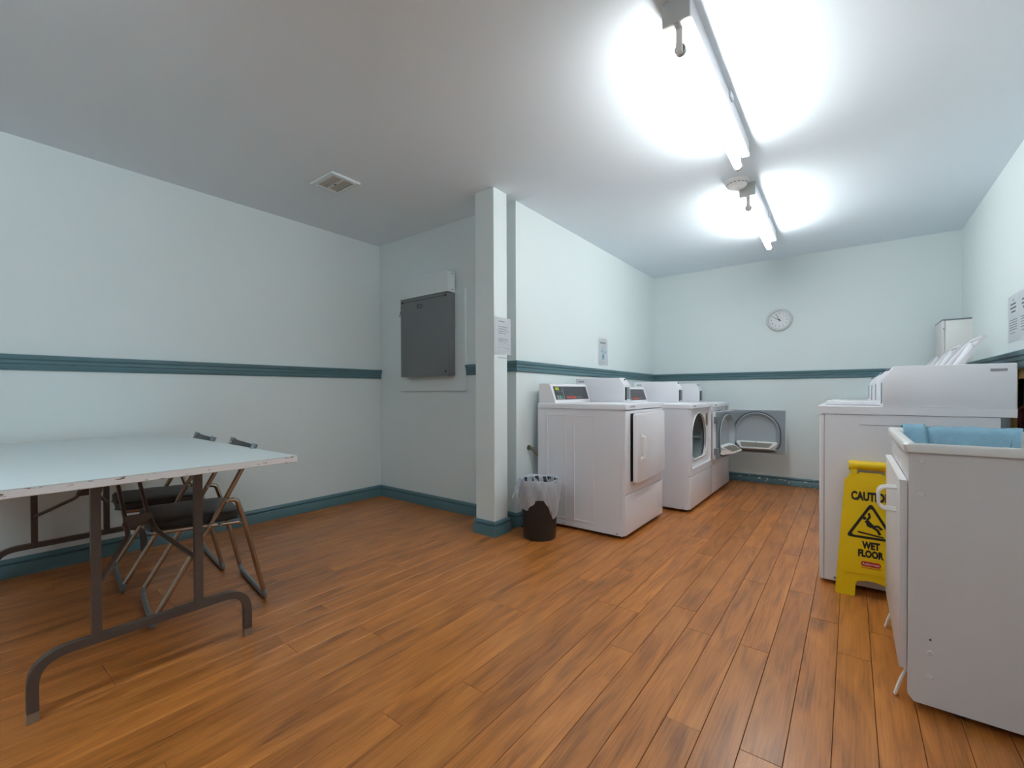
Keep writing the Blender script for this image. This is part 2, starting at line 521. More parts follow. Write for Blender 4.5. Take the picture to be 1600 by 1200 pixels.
# ceiling vent
t = thing('ceiling_vent', 'square white exhaust vent grille in the ceiling', 'vent', (-2.668, 1.604, H))
bm = new()
a, b_, fw = .128, .102, .032
for q in ((-a, a, -b_, -b_+fw), (-a, a, b_-fw, b_), (-a, -a+fw, -b_+fw, b_-fw), (a-fw, a, -b_+fw, b_-fw)):
    box(bm, *q, -.014, 0)
bevel(bm, .003, 1)
obj('frame', bm, mat('vent white', rgb(222, 228, 230), .4), t)
bb('divider', (-a+fw, a-fw, -.006, .006, -.012, -.002), mat('vent white', rgb(222, 228, 230), .4), t, .001)
bb('screw', (-.005, .005, -.005, .005, -.016, -.012), DARK, t, .001)
bb('duct_backing', (-a+fw-.003, a-fw+.003, -b_+fw-.003, b_-fw+.003, -.0015, -.0005), mat('vent dark', rgb(62, 64, 62), .7), t)
for sgn in (-1, 1):
    for k in range(3):
        yc = sgn*(.016+k*.02)
        bm = new(); prism(bm, [(yc-.005, -.003), (yc-.004, -.003), (yc+.006, -.0105), (yc+.005, -.0105)], 'x', -a+fw, a-fw)
        obj('louvre', bm, mat('louvre beige', rgb(200, 196, 186), .5), t)

# ------------------------------------------------------------------ alcove: electrical panel and raceway
t = thing('backboard', 'painted plywood backboard behind the grey panel box', 'board', (-2.8, YP-.0005, .982))
bm = new(); box(bm, -.405, .395, -.018, 0, 0, .81); bevel(bm, .002, 1); obj('board', bm, WALL, t)
bb('board_edge', (-.395, .388, -.0185, -.002, -.004, 0), WALL, t)
t = thing('electrical_panel', 'dark grey steel panel box on the alcove wall', 'electrical panel', (-2.80, YP-.0188, 1.103))
bb('enclosure', (-.285, .286, -.070, 0, 0, .652), PANELG, t, .003)
d = bb('cover', (-.288, .289, -.082, -.070, -.004, .655), PANELG, t, .003)
bb('top_seam', (-.275, .276, -.0828, -.082, .628, .631), DARK, d)
bm = new(); tube(bm, round_path([(-.07, -.0825, .59), (-.02, -.0825, .59), (-.008, -.0825, .578), (-.02, -.0825, .566), (-.07, -.0825, .566), (-.07, -.0825, .59)], .008), .0022, 6)
obj('label_holder', bm, DARK, d)
for (xx, zz) in ((-.262, .63), (.262, .63), (.262, .03), (-.17, .045)):
    bm = new(); tube(bm, [(xx, -.082, zz), (xx, -.086, zz)], .008, 10); obj('screw', bm, GALV if zz == .045 else DARK, d)
bm = new(); tube(bm, [(-.292, -.06, .62), (-.302, -.07, .60), (-.296, -.07, .575), (-.304, -.07, .555), (-.312, -.075, .52)], .0025, 6)
obj('seal_wire', bm, DARK, t)
t = thing('wire_duct', 'pale painted metal duct box on top of the grey panel box', 'duct', (-2.80, YP-.018, 1.762))
bb('body', (-.30, .285, -.078, 0, 0, .162), WALL, t, .003)
bb('cover', (-.302, .288, -.084, -.078, .0, .165), WALL, t, .002)
for zz in (.02, .145):
    bm = new(); tube(bm, [(.285, -.03, zz), (.289, -.03, zz)], .004, 8); obj('screw', bm, DARK, t)

# ------------------------------------------------------------------ notices
def word_lines(parent, M, rows, m=INK, seed=1):
    """rows: (centre_u, v, total width, height); every row is broken into words"""
    r = random.Random(seed)
    for (cu_, v, wd, h) in rows:
        bm = new()
        u = -wd/2
        while u < wd/2-.004:
            l = min(r.uniform(.006, .02), wd/2-u)
            for vert in (box(bm, cu_+u, cu_+u+l, v-h/2, v+h/2, .0002, .0006),): pass
            u += l + .0035
        bm.transform(M)
        obj('print_line', bm, m, parent, smooth=False)
def sheet(label, M, wd, ht, rows, curl=0, heads=(), seed=1, m=INK):
    o = thing('paper_notice', label, 'paper')
    bm = new()
    nx, ny = 8, 10
    g = [[None]*(ny+1) for _ in range(nx+1)]
    for i in range(nx+1):
        for j in range(ny+1):
            u, v = i/nx-.5, j/ny-.5
            z = curl*(abs(u)*2)**3*(1 if u < 0 else .3)*(1 - .6*abs(v))
            g[i][j] = bm.verts.new((u*wd, v*ht, z))
    for i in range(nx):
        for j in range(ny):
            bm.faces.new((g[i][j], g[i+1][j], g[i+1][j+1], g[i][j+1]))
    r = bmesh.ops.solidify(bm, geom=list(bm.faces), thickness=-.0004)
    bm.transform(M)
    obj('sheet', bm, PAPER, o)
    word_lines(o, M, rows, m, seed)
    word_lines(o, M, heads, mat('mid ink', rgb(96, 98, 102), .8), seed+5)
    return o
# on the post (faces +x): u = +y, v = z
sheet('printed notice taped to the white post', frame((PX1+.003, 2.362, 1.350), (0, 1, 0), (0, 0, 1)), .185, .252,
      [(0, .062, .13, .004), (0, .047, .12, .004), (0, .032, .14, .004), (0, .017, .08, .004), (0, -.02, .14, .003), (0, -.032, .14, .003), (0, -.044, .09, .003), (.01, -.08, .12, .003), (.01, -.148, .11, .003)],
      .006, [(-.01, .098, .07, .005)], 2)
p = sheet('small printed notice with a coloured picture on the laundry wall', frame((XW+.001, 3.937, 1.352), (0, 1, 0), (0, 0, 1)), .205, .262,
      [(0, .055, .06, .004), (0, .035, .07, .004), (.01, -.1, .1, .003)], .002, [(-.005, .085, .12, .012)], 4)
MM = frame((XW+.001, 3.937, 1.352), (0, 1, 0), (0, 0, 1))
word_lines(p, MM, [(.01, .012, .12, .006), (.01, .0, .12, .006), (.01, -.012, .1, .006)], BLUEPIC, 8)
bm = new(); prism(bm, [(-.02, -.075), (.02, -.075), (.028, -.04), (.02, -.022), (.0, -.018), (-.02, -.03), (-.028, -.05)], 'z', .0003, .0007); bm.transform(MM); obj('picture', bm, BLUEPIC, p, smooth=False)
bm = new(); prism(bm, [(-.01, -.055), (.012, -.05), (.014, -.026), (-.004, -.02)], 'z', .0008, .0011); bm.transform(MM); obj('picture_detail', bm, mat('brown print', rgb(130, 110, 80), .7), p, smooth=False)
# right wall (faces -x): u = -y, v = z
for k, (yc, lab) in enumerate(((3.795, 'white typed notice on the right wall, farther of the two from the camera'), (3.575, 'white typed notice on the right wall at the photo edge'))):
    sheet(lab, frame((XR-.001, yc, 1.385), (0, -1, 0), (0, 0, 1)), .212, .275,
          [(0, -.01-.014*i, .15, .004) for i in range(5)] + [(-.01, -.085, .1, .003)],
          .001, [(0, .105, .03, .006), (0, .082, .11, .009), (0, .06, .12, .009), (0, .038, .08, .009)], 11+k)

# ------------------------------------------------------------------ wall clock
t = thing('wall_clock', 'round white wall clock with grey rim on the back wall', 'clock', (-.593, YB, 1.702))
R = .115
def face_y(bm):
    bm.transform(Matrix.Rotation(PI/2, 4, 'X'))
bm = new(); lathe(bm, [(0, 0), (R, 0), (R, .022), (R-.006, .03), (R-.016, .032), (R-.024, .026), (R-.026, .012)], 48); face_y(bm)
obj('case', bm, mat('clock rim', rgb(206, 212, 212), .4), t)
bm = new(); lathe(bm, [(R-.024, .012), (0, .012)], 48); face_y(bm)
obj('dial', bm, mat('clock dial', rgb(226, 228, 230), .5), t)
for n in range(1, 13):
    a = PI/2 - n*PI/6
    text('numeral', str(n), .021, INKD, t, frame((.07*math.cos(a), -.0125, .07*math.sin(a)), (1, 0, 0), (0, 0, 1)), .0003)
def hand(nm, ang, ln, wd, yy):
    bm = new(); prism(bm, [(-wd, -.018), (wd, -.018), (wd*.5, ln), (-wd*.5, ln)], 'y', yy, yy-.001)
    bm.transform(Matrix.Rotation(ang, 4, 'Y'))
    obj(nm, bm, BLACKP, t)
hand('hour_hand', math.radians(298), .052, .003, -.016)
hand('minute_hand', math.radians(336), .072, .0024, -.018)
bm = new(); lathe(bm, [(0, .012), (.005, .012), (.005, .021), (0, .021)], 12); face_y(bm); obj('pivot', bm, BLACKP, t)

# ------------------------------------------------------------------ wall cabinet in the right corner
t = thing('wall_cabinet', 'narrow white metal cabinet high on the right wall by the corner', 'cabinet', (XR, 4.905, 1.10))
bb('body', (-.15, 0, 0, .37, 0, .425), PLASTIC, t, .002)
d = bb('door', (-.168, -.152, .0, .37, .004, .43), LAMW, t, .002)
bm = new(); tube(bm, [(-.16, -.001, .36), (-.16, -.006, .36)], .004, 8); obj('hinge_screw', bm, DARK, d)
bb('top_trim', (-.17, .0, -.003, .373, .425, .436), STEELG, t, .001)

# ------------------------------------------------------------------ laundry machines
FWD = Matrix.Identity(4)
def arch(cy, cz, wd, ht, rb=.06, n=9):
    """D-shaped opening: wide arch on top, rounded bottom corners, list of (y, z), counter clockwise from bottom right"""
    pts = []
    hw = wd/2
    for k in range(n):       # bottom right corner
        a = -PI/2 + (PI/2)*k/(n-1); pts.append((cy+hw-rb+rb*math.cos(a), cz-ht/2+rb+rb*math.sin(a)))
    rt = min(hw, ht*.62)
    zc = cz+ht/2-rt
    for k in range(2*n):
        a = PI*k/(2*n-1); pts.append((cy+hw*math.cos(a), zc+rt*math.sin(a)))
    for k in range(n):
        a = PI + (PI/2)*k/(n-1); pts.append((cy-hw+rb+rb*math.cos(a), cz-ht/2+rb+rb*math.sin(a)))
    return pts
def panel_with_hole(bm, y0, y1, z0, z1, hole, xa, xb):
    """plate in the yz plane between xa (back) and xb (front) with a hole"""
    n = len(hole)
    cy = sum(p[0] for p in hole)/n; cz = sum(p[1] for p in hole)/n
    def ray_out(p):
        dy, dz = p[0]-cy, p[1]-cz
        ts = []
        if dy > 1e-9: ts.append((y1-cy)/dy)
        if dy < -1e-9: ts.append((y0-cy)/dy)
        if dz > 1e-9: ts.append((z1-cz)/dz)
        if dz < -1e-9: ts.append((z0-cz)/dz)
        s = min(ts); return [cy+dy*s, cz+dz*s]
    outer = [ray_out(p) for p in hole]
    for c in ((y0, z0), (y1, z0), (y1, z1), (y0, z1)):
        i = min(range(n), key=lambda k: (outer[k][0]-c[0])**2+(outer[k][1]-c[1])**2)
        outer[i] = [c[0], c[1]]
    vs = {}
    for tagx, xx in (('a', xa), ('b', xb)):
        vs['h'+tagx] = [bm.verts.new((xx, *p)) for p in hole]
        vs['o'+tagx] = [bm.verts.new((xx, *p)) for p in outer]
    for i in range(n):
        j = (i+1) % n
        bm.faces.new((vs['hb'][i], vs['ob'][i], vs['ob'][j], vs['hb'][j]))
        bm.faces.new((vs['ha'][j], vs['oa'][j], vs['oa'][i], vs['ha'][i]))
        bm.faces.new((vs['ha'][i], vs['hb'][i], vs['hb'][j], vs['ha'][j]))
        bm.faces.new((vs['oa'][j], vs['ob'][j], vs['ob'][i], vs['oa'][i]))

def coin_box(t, y0, y1, z0, dp=.43, hgt=.19):
    bm = new(); prism(bm, [(0, z0), (dp, z0), (dp, z0+hgt*.70), (dp-.042, z0+hgt), (0, z0+hgt)], 'y', y0, y1)
    bevel(bm, .004, 2)
    cb = obj('coin_box', bm, WHITE, t)
    ym = (y0+y1)/2
    bb('coin_slot', (dp-.004, dp+.0015, ym-.045, ym-.012, z0+.012, z0+.115), DARK, cb, .001)
    bb('coin_plate', (dp-.004, dp+.003, ym-.008, ym+.045, z0+.02, z0+.115), STEELG, cb, .001)
    bm = new(); tube(bm, [(dp-.024, ym, z0+hgt-.016), (dp-.018, ym, z0+hgt-.010)], .008, 10); obj('lock', bm, STEELG, cb)
    # shallow finger recess in the side, near the back
    for yy, sg in ((y0, -1), (y1, 1)):
        bb('side_slot', (.028, .078, yy-.0012 if sg < 0 else yy-.0004, yy+.0004 if sg < 0 else yy+.0012, z0+hgt-.032, z0+hgt-.022), mat('slot grey', rgb(150, 150, 156), .5), cb)
    return cb
def console(t, y0, y1, z0, full=True):
    bm = new(); prism(bm, [(0, z0), (.145, z0), (.138, z0+.012), (.1, z0+.132), (.088, z0+.142), (0, z0+.142)], 'y', y0, y1)
    bevel(bm, .003, 1)
    co = obj('console', bm, WHITE2, t)
    # sloping control face: u along y, v up the slope
    o = Vector((.119+.0005, (y0+y1)/2, z0+.072))
    v = Vector((-.038, 0, .12)).normalized()
    M = frame(o, (0, 1, 0), v)
    wd = y1-y0-.05
    bm = new(); box(bm, -wd/2, wd/2, -.052, .052, 0, .002); bevel(bm, .002, 1); bm.transform(M)
    cf_ = obj('control_face', bm, CHARC, co)
    L = -wd/2
    bm = new(); box(bm, L+.02, L+.07, .022, .042, .002, .003); bm.transform(M); obj('display', bm, LCD, cf_, smooth=False)
    for r_ in range(2):
        for k in range(3):
            bm = new(); box(bm, L+.02+k*.032, L+.042+k*.032, -.044+.05*r_, -.026+.05*r_+(.006 if not r_ else -.006), .002, .004); bm.transform(M)
            obj('key', bm, (GREEN if (k == 2 and not r_) else GREYP if not r_ else mat('dim key', rgb(100, 104, 106), .5)), cf_, smooth=False)
    bm = new(); box(bm, L+.122, L+.1235, -.046, .046, .002, .0025); box(bm, L+.02, L+.122, -.0475, -.046, .002, .0025); bm.transform(M); obj('outline', bm, WHITEP, cf_, smooth=False)
    text('lettering', 'Speed Queen', .026, ORANGE, cf_, M @ Matrix.Translation((L+.30, -.034, .0022)), .0003, 'RIGHT', .0006)
    text('lettering', 'Commercial', .018, GREYP, cf_, M @ Matrix.Translation((L+.31, -.034, .0022)), .0003, 'LEFT')
    return co
def cabinet(t, W, D, Z, ribs=True, hole=True):
    """sheet metal case: two sides, back, bottom; the front and the top are parts of their own"""
    bm = new()
    box(bm, 0, D-.022, 0, .012, .022, Z-.04)
    box(bm, 0, D-.022, W-.012, W, .022, Z-.04)
    box(bm, 0, .012, .012, W-.012, .022, Z-.04)
    box(bm, .012, D-.022, .012, W-.012, .022, .034)
    obj('cabinet', bm, WHITE, t)
    if ribs:
        for a, b2 in ((.085, .235), (.305, .455)):
            bm = new()
            for (p, q) in ((a, b2), (a+.006, b2-.006)):
                pass
            tube(bm, [(a, -.0008, .075), (a, -.0008, Z-.085), (b2, -.0008, Z-.085), (b2, -.0008, .075), (a, -.0008, .075)], .0034, 6)
            obj('side_rib', bm, WHITE, t)
    # bottom rail with screws on the near side
    bm = new(); box(bm, .01, D-.03, -.002, .0, .024, .048); r = obj('bottom_rail', bm, WHITE, t)
    for xx in (.22, D-.06):
        bm = new(); tube(bm, [(xx, -.002, .036), (xx, -.005, .036)], .005, 8); obj('screw', bm, STEELG, r)
    for xx in (.06, D-.08):
        for yy in (.06, W-.06):
            bm = new(); lathe(bm, [(0, 0), (.022, 0), (.022, .008), (.01, .012), (.01, .03), (0, .03)], 12, xx, yy); obj('foot', bm, RUBBER, t)
def top_slab(t, W, D, Z):
    bm = new(); box(bm, -.002, D+.004, -.004, W+.004, Z-.038, Z)
    bevel(bm, .009, 3, lambda e: not all(v.co.z < Z-.03 for v in e.verts))
    return obj('top_panel', bm, WHITE, t)
def lettering_on_top(tp, W, D, Z):
    M = frame((D+.0045, .06, Z-.02), (0, 1, 0), (0, 0, 1))
    text('lettering', 'GAS DRYER', .016, GREYP, tp, M, .0003, 'LEFT')

def dryer(label, loc, W, D, Z, door):
    t = thing('tumble_dryer', label, 'dryer', loc, 0, 'coin dryers along the laundry wall')
    cabinet(t, W, D, Z)
    tp = top_slab(t, W, D, Z)
    lettering_on_top(tp, W, D, Z)
    zs = .292
    # lower access panel
    bm = new(); box(bm, D-.022, D, .002, W-.002, .028, zs-.003); bevel(bm, .008, 3, lambda e: all(v.co.x > D-.001 for v in e.verts))
    obj('lower_panel', bm, WHITE2, t)
    if door == 'closed':
        bm = new(); box(bm, D-.022, D, .002, W-.002, zs, Z-.042); bevel(bm, .008, 3, lambda e: all(v.co.x > D-.001 for v in e.verts))
        fp = obj('front_panel', bm, WHITE2, t)
        bb('door_opening', (D-.001, D+.0012, .075, W-.03, .372, Z-.065), DARK, fp)
        dw, dh = W-.115, Z-.065-.362
        piv = Vector((D+.002, W-.04, .362))
        ang = math.radians(1.6)
        M = Matrix.Translation(piv) @ Matrix.Rotation(ang, 4, 'Z')
        bm = new(); box(bm, 0, .026, -dw, 0, 0, dh)
        bevel(bm, .02, 3, lambda e: abs(e.verts[0].co.x-e.verts[1].co.x) > .01)
        bevel(bm, .005, 2, lambda e: all(v.co.x > .025 for v in e.verts))
        bm.transform(M); dr = obj('door', bm, WHITE2, t)
        bm = new(); zc = dh*.5
        tube(bm, round_path([(.024, -dw+.085, zc+.075), (.052, -dw+.085, zc+.07), (.052, -dw+.085, zc-.07), (.024, -dw+.085, zc-.075)], .02), .0085, 10)
        for q in (-.075, .075): box(bm, .024, .030, -dw+.07, -dw+.1, zc+q-.014, zc+q+.014)
        bm.transform(M); obj('handle', bm, PLASTIC, dr)
        for q in (.06, dh-.11):
            bm = new(); box(bm, .004, .022, -.006, .012, q, q+.055); bm.transform(M); obj('hinge', bm, CHARC, dr)
        return t
    # open machine: recessed door seat, round mouth and drum
    oy0, oy1, oz0, oz1 = .055, W-.045, .345, Z-.045
    hole = arch((oy0+oy1)/2-.02, (oz0+oz1)/2+.012, .47, .385, .1)
    bm = new()
    F0 = (0.002, W-.002, zs, Z-.042)
    box(bm, D-.022, D, F0[0], oy0, F0[2], F0[3]); box(bm, D-.022, D, oy1, F0[1], F0[2], F0[3])
    box(bm, D-.022, D, oy0, oy1, F0[2], oz0); box(bm, D-.022, D, oy0, oy1, oz1, F0[3])
    obj('front_panel', bm, WHITE2, t)
    bm = new(); panel_with_hole(bm, oy0, oy1, oz0, oz1, hole, D-.04, D-.022)
    obj('door_seat', bm, WHITE2, t)
    # mouth collar
    bm = new()
    ring = [Vector((D-.022, *p)) for p in hole]
    tube(bm, ring+[ring[0]], .006, 6, cap=False); obj('mouth_rim', bm, PLASTIC, t)
    # drum
    bm = new()
    cy, cz = (oy0+oy1)/2-.02, (oz0+oz1)/2-.02
    lathe(bm, [(.24, -.05), (.285, -.06), (.285, -.5), (.0, -.51)], 40)
    bm.transform(Matrix.Translation((D, cy, cz)) @ Matrix.Rotation(PI/2, 4, 'Y'))
    dm = obj('drum', bm, mat('drum enamel', rgb(150, 162, 164), .4), t)
    for k in range(3):
        a = k*2*PI/3+.5
        bm = new(); prism(bm, [(-.03, .284), (.03, .284), (.012, .225), (-.012, .225)], 'x', -.49, -.08)
        bm.transform(Matrix.Translation((D, cy, cz)) @ Matrix.Rotation(a, 4, 'X')); obj('baffle', bm, mat('drum enamel', rgb(150, 162, 164), .4), dm)
    # lint slot at the mouth bottom
    bb('lint_slot', (D-.075, D-.024, cy-.1, cy+.1, oz0+.012, oz0+.04), PLASTIC, t, .004)
    bb('door_switch', (D-.024, D-.016, oy1-.1, oy1-.05, oz1-.16, oz1-.05), BRASS, t, .002)
    # the opened door, hinged on the far side
    dw, dh = .49, .425
    ang = math.radians({'flat': 174, 'square': 90}[door])
    M = Matrix.Translation((D+.012+(.036 if door == 'flat' else 0), W-.035, .353)) @ Matrix.Rotation(ang, 4, 'Z')
    # local when closed: inner face towards -x, door spans y from -dw to 0
    bm = new(); hole2 = arch(-dw/2, dh/2, dw-.09, dh-.045, .1)
    panel_with_hole(bm, -dw, 0, 0, dh, hole2, -.001, .012); bm.transform(M)
    dr = obj('door', bm, DOORG, t)
    bm = new(); panel_with_hole(bm, -dw-.004, .004, -.004, dh+.004, hole2, .012, .034); box(bm, .034, .04, -dw-.004, .004, -.004, dh+.004); bm.transform(M); obj('outer_skin', bm, WHITE2, dr)
    bm = new()          # bowl pressed into the liner
    n = len(hole2)
    c0 = (sum(p[0] for p in hole2)/n, sum(p[1] for p in hole2)/n)
    rings = []
    for s, xx in ((1.0, -.010), (.97, -.016), (.94, -.008), (.90, .012), (.82, .029), (.6, .033)):
        rings.append([bm.verts.new((xx, c0[0]+(p[0]-c0[0])*s, c0[1]+(p[1]-c0[1])*s)) for p in hole2])
    for A, B in zip(rings, rings[1:]):
        for i in range(n): bm.faces.new((A[i], A[(i+1) % n], B[(i+1) % n], B[i]))
    bm.faces.new(rings[-1]); bm.transform(M); obj('liner_bowl', bm, mat('pale grey liner', rgb(166, 175, 180), .35), dr)
    bm = new(); ring = [Vector((-.003, c0[0]+(p[0]-c0[0])*1.03, c0[1]+(p[1]-c0[1])*1.03)) for p in hole2]
    tube(bm, ring+[ring[0]], .007, 6, cap=False); bm.transform(M); obj('seal', bm, SEAL, dr)
    # lint shelf sticking out of the bowl, with its screen
    bm = new()
    lw = dw-.13
    A = [(-.10, .06), (-.02, .10), (.03, .112), (.03, .05), (-.03, .035), (-.10, .05)]
    prism(bm, [(p[0], p[1]) for p in A], 'y', -dw/2-lw/2, -dw/2+lw/2)
    for v in bm.verts:
        if v.co.x < -.09: v.co.y = -dw/2+(v.co.y+dw/2)*.72
    bm.transform(M); sh = obj('lint_shelf', bm, PLASTIC, dr)
    bm = new()
    def q(u, v_): return (-.094+.074*v_, -dw/2+u*lw*(.33+.07*v_), .063+.037*v_+.0015)
    vs = [bm.verts.new(q(*p)) for p in ((-1, 0), (1, 0), (1, 1), (-1, 1))]
    bm.faces.new(vs); bmesh.ops.solidify(bm, geom=list(bm.faces), thickness=.001)
    bm.transform(M); obj('lint_screen', bm, SCREEN, sh, smooth=False)
    bm = new(); box(bm, -.02, -.012, -dw/2-.012, -dw/2+.012, .102, .112); bm.transform(M); obj('screen_tab', bm, PLASTIC, sh)
    for qz in (.04, dh-.1):
        bm = new(); box(bm, -.014, .016, -.02, .035, qz, qz+.06); bevel(bm, .002, 1); bm.transform(M); obj('hinge', bm, STEELG, dr)
    return t
def screen_mat():
    m = bpy.data.materials.new('beige lint mesh')
    m.use_nodes = True
    nt = m.node_tree
    b = nt.nodes['Principled BSDF']
    tc = nt.nodes.new('ShaderNodeTexCoord'); ck = nt.nodes.new('ShaderNodeTexChecker')
    ck.inputs['Scale'].default_value = 90
    ck.inputs[1].default_value = rgb(196, 188, 176); ck.inputs[2].default_value = rgb(150, 142, 132)
    nt.links.new(tc.outputs['Object'], ck.inputs[0]); nt.links.new(ck.outputs[0], b.inputs['Base Color'])
    return m
SCREEN = screen_mat()
d1 = dryer('white coin dryer with its square door nearly shut, beside the waste bin', (-1.843, 2.722, 0), .71, .685, .888, 'closed')
console(d1, .015, .565, .888); coin_box(d1, .568, .69, .888)
d2 = dryer('white coin dryer with an open drum mouth, middle of the three', (-1.70, 3.645, 0), .69, .69, .868, 'flat')
console(d2, .015, .545, .868); coin_box(d2, .548, .67, .868)
d3 = dryer('white coin dryer in the corner, its door swung open along the back wall', (-1.70, 4.352, 0), .69, .69, .858, 'square')
console(d3, .015, .545, .858); coin_box(d3, .548, .67, .858)

def washer(label, loc, W, D, Z, lid):
    t = thing('washing_machine', label, 'washing machine', loc, PI, 'top loading coin washers along the right wall')
    # local frame: x 0 (back) to D (front); rotated by 180 degrees, so local y = W is the side nearest the camera
    bm = new()
    box(bm, .047, D-.022, 0, .012, .022, Z-.04); box(bm, .047, D-.022, W-.012, W, .022, Z-.04)
    box(bm, .047, .059, .012, W-.012, .022, Z-.04); box(bm, .059, D-.022, .012, W-.012, .022, .034)
    obj('cabinet', bm, WHITE, t)
    bm = new(); box(bm, D-.02, D, .0, W, .022, Z-.042); bevel(bm, .012, 3, lambda e: all(v.co.x > D-.001 for v in e.verts)); obj('front_panel', bm, WHITE2, t)
    bb('side_groove', (.16, D-.16, W-.0004, W+.001, Z-.09, Z-.087), mat('slot grey', rgb(150, 150, 156), .5), t)
    pl = bb('corner_plate', (D-.085, D-.05, W, W+.002, .026, .054), WHITE, t)
    bm = new(); tube(bm, [(D-.066, W+.001, .038), (D-.066, W+.005, .038)], .006, 8); obj('screw', bm, STEELG, pl)
    for xx in (.08, D-.08):
        for yy in (.06, W-.06):
            bm = new(); lathe(bm, [(0, 0), (.022, 0), (.022, .008), (.01, .012), (.01, .03), (0, .03)], 12, xx, yy); obj('foot', bm, RUBBER, t)
    # top with the tub opening
    ly0, ly1, lx0, lx1 = .05, W-.2, .20, D-.02
    bm = new()
    x0, x1, y0, y1 = .0, D+.008, -.003, W+.003
    box(bm, x0, x1, y0, ly0+.03, Z-.038, Z); box(bm, x0, x1, ly1-.03, y1, Z-.038, Z)
    box(bm, x0, lx0+.03, ly0+.03, ly1-.03, Z-.038, Z); box(bm, lx1-.03, x1, ly0+.03, ly1-.03, Z-.038, Z)
    bmesh.ops.remove_doubles(bm, verts=bm.verts, dist=1e-5)
    obj('top_panel', bm, WHITE, t)
    bm = new(); lathe(bm, [(.2, Z-.05), (.2, Z-.42), (.06, Z-.44), (.05, Z-.15), (0, Z-.14)], 32, (lx0+lx1)/2, (ly0+ly1)/2); obj('tub', bm, STEELG, t)
    # lid: shallow tray, hinged at the back
    lw, ll = ly1-ly0, lx1-lx0
    M = Matrix.Translation((lx0, ly0, Z+.002)) @ Matrix.Rotation(math.radians(-lid), 4, 'Y')
    bm = new()
    box(bm, 0, ll, 0, lw, .012, .018)
    box(bm, 0, .014, 0, lw, 0, .012); box(bm, ll-.014, ll, 0, lw, 0, .012)
    box(bm, .014, ll-.014, 0, .014, 0, .012); box(bm, .014, ll-.014, lw-.014, lw, 0, .012)
    bm.transform(M); ld = obj('lid', bm, WHITE2, t)
    if lid > 5:
        # dished underside with a rounded rim, and a bumper
        bm = new(); n = 24
        rim = []
        for k in range(n+1):
            a = PI*k/n
            rim.append((.03+(ll-.08)*math.sin(a)**.6, lw/2-(lw/2-.03)*math.cos(a)))
        tube(bm, [(p[0], p[1], -.002) for p in rim], .014, 8); bm.transform(M); obj('lid_rim', bm, WHITE2, ld)
        bm = new(); tube(bm, [(.13, lw-.03, -.012), (.13, lw-.03, -.024)], .011, 10); bm.transform(M); obj('bumper', bm, CHARC, ld)
    coin_box(t, W-.122, W-.002, Z, .43)
    console(t, .015, W-.126, Z)
    return t
WW, WD, WZ = .63, .675, .893
for k, (yy, lid, lab) in enumerate(((2.728, 0, 'nearest white coin washer on the right, lid shut, behind the yellow sign'),
                                    (3.37, 122, 'second white coin washer on the right, with the tallest raised lid'),
                                    (4.012, 122, 'third white coin washer on the right, its raised lid half hidden'),
                                    (4.654, 122, 'white coin washer in the far right corner with its lid raised'))):
    washer(lab, (.546, yy+WW, 0), WW, WD, WZ, lid)

# ------------------------------------------------------------------ open stud bay in the right wall
bm = new(); box(bm, XR+.001, XR+.019, NY1-.05, NY1, NZ0, NZ1); struct('trim_7', bm, WOODS, label='raw pine jamb in the opening of the right wall')
bm = new(); box(bm, XR+.022, XR+.06, NY0, NY1+.5, NZ1-.055, NZ1); struct('trim_8', bm, WOODS, label='raw pine header in the opening of the right wall')
bm = new(); box(bm, XR+.02, XR+.3, NY0, NY1+.6, NZ0-.03, NZ0); struct('trim_9', bm, WOODS, label='raw pine sill in the opening of the right wall')
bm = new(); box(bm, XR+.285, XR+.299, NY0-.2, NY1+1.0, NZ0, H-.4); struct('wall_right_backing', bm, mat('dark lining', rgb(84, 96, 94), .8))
def pipe(name, label, pts, r, m, cat):
    bm = new(); tube(bm, round_path(pts, .04), r, 10); return tag(obj(name, bm, m), label, cat)
pipe('water_hose', 'black water hose in the right wall opening', [(XR+.062, 3.97, NZ0+.015), (XR+.062, 3.97, .99), (XR+.064, 3.6, 1.0), (XR+.064, 3.4, NZ0+.015)], .015, RUBBER, 'hose')
pipe('drain_hose', 'grey drain hose in the right wall opening', [(XR+.13, 4.1, NZ0+.024), (XR+.13, 4.1, .83), (XR+.13, 3.62, .80), (XR+.13, 3.45, NZ0+.024)], .024, mat('grey hose', rgb(140, 146, 148), .6), 'hose')
pipe('red_hose', 'dark red water hose in the right wall opening', [(XR+.030, 3.80, NZ0+.013), (XR+.030, 3.79, .86), (XR+.030, 3.62, .89), (XR+.030, 3.45, NZ0+.013)], .013, mat('dark red hose', rgb(110, 48, 44), .6), 'hose')

# gas pipe stub behind the first dryer
t = thing('gas_pipe', 'short brass pipe fitting leaving the laundry wall behind the dryer', 'pipe', (XW, 2.69, .555))
bm = new(); tube(bm, [(.0, 0, 0), (.008, 0, 0)], .02, 14); obj('flange', bm, BRASS, t)
bm = new(); tube(bm, round_path([(.006, 0, 0), (.04, .004, -.01), (.05, .02, -.04), (.045, .16, -.12)], .03), .009, 10); obj('pipe', bm, BRASS, t)
for k in range(3):
    bm = new(); tube(bm, [(.014+.011*k, 0, -.001-.003*k), (.020+.011*k, 0, -.003-.003*k)], .0125, 12); obj('collar', bm, GALV, t)

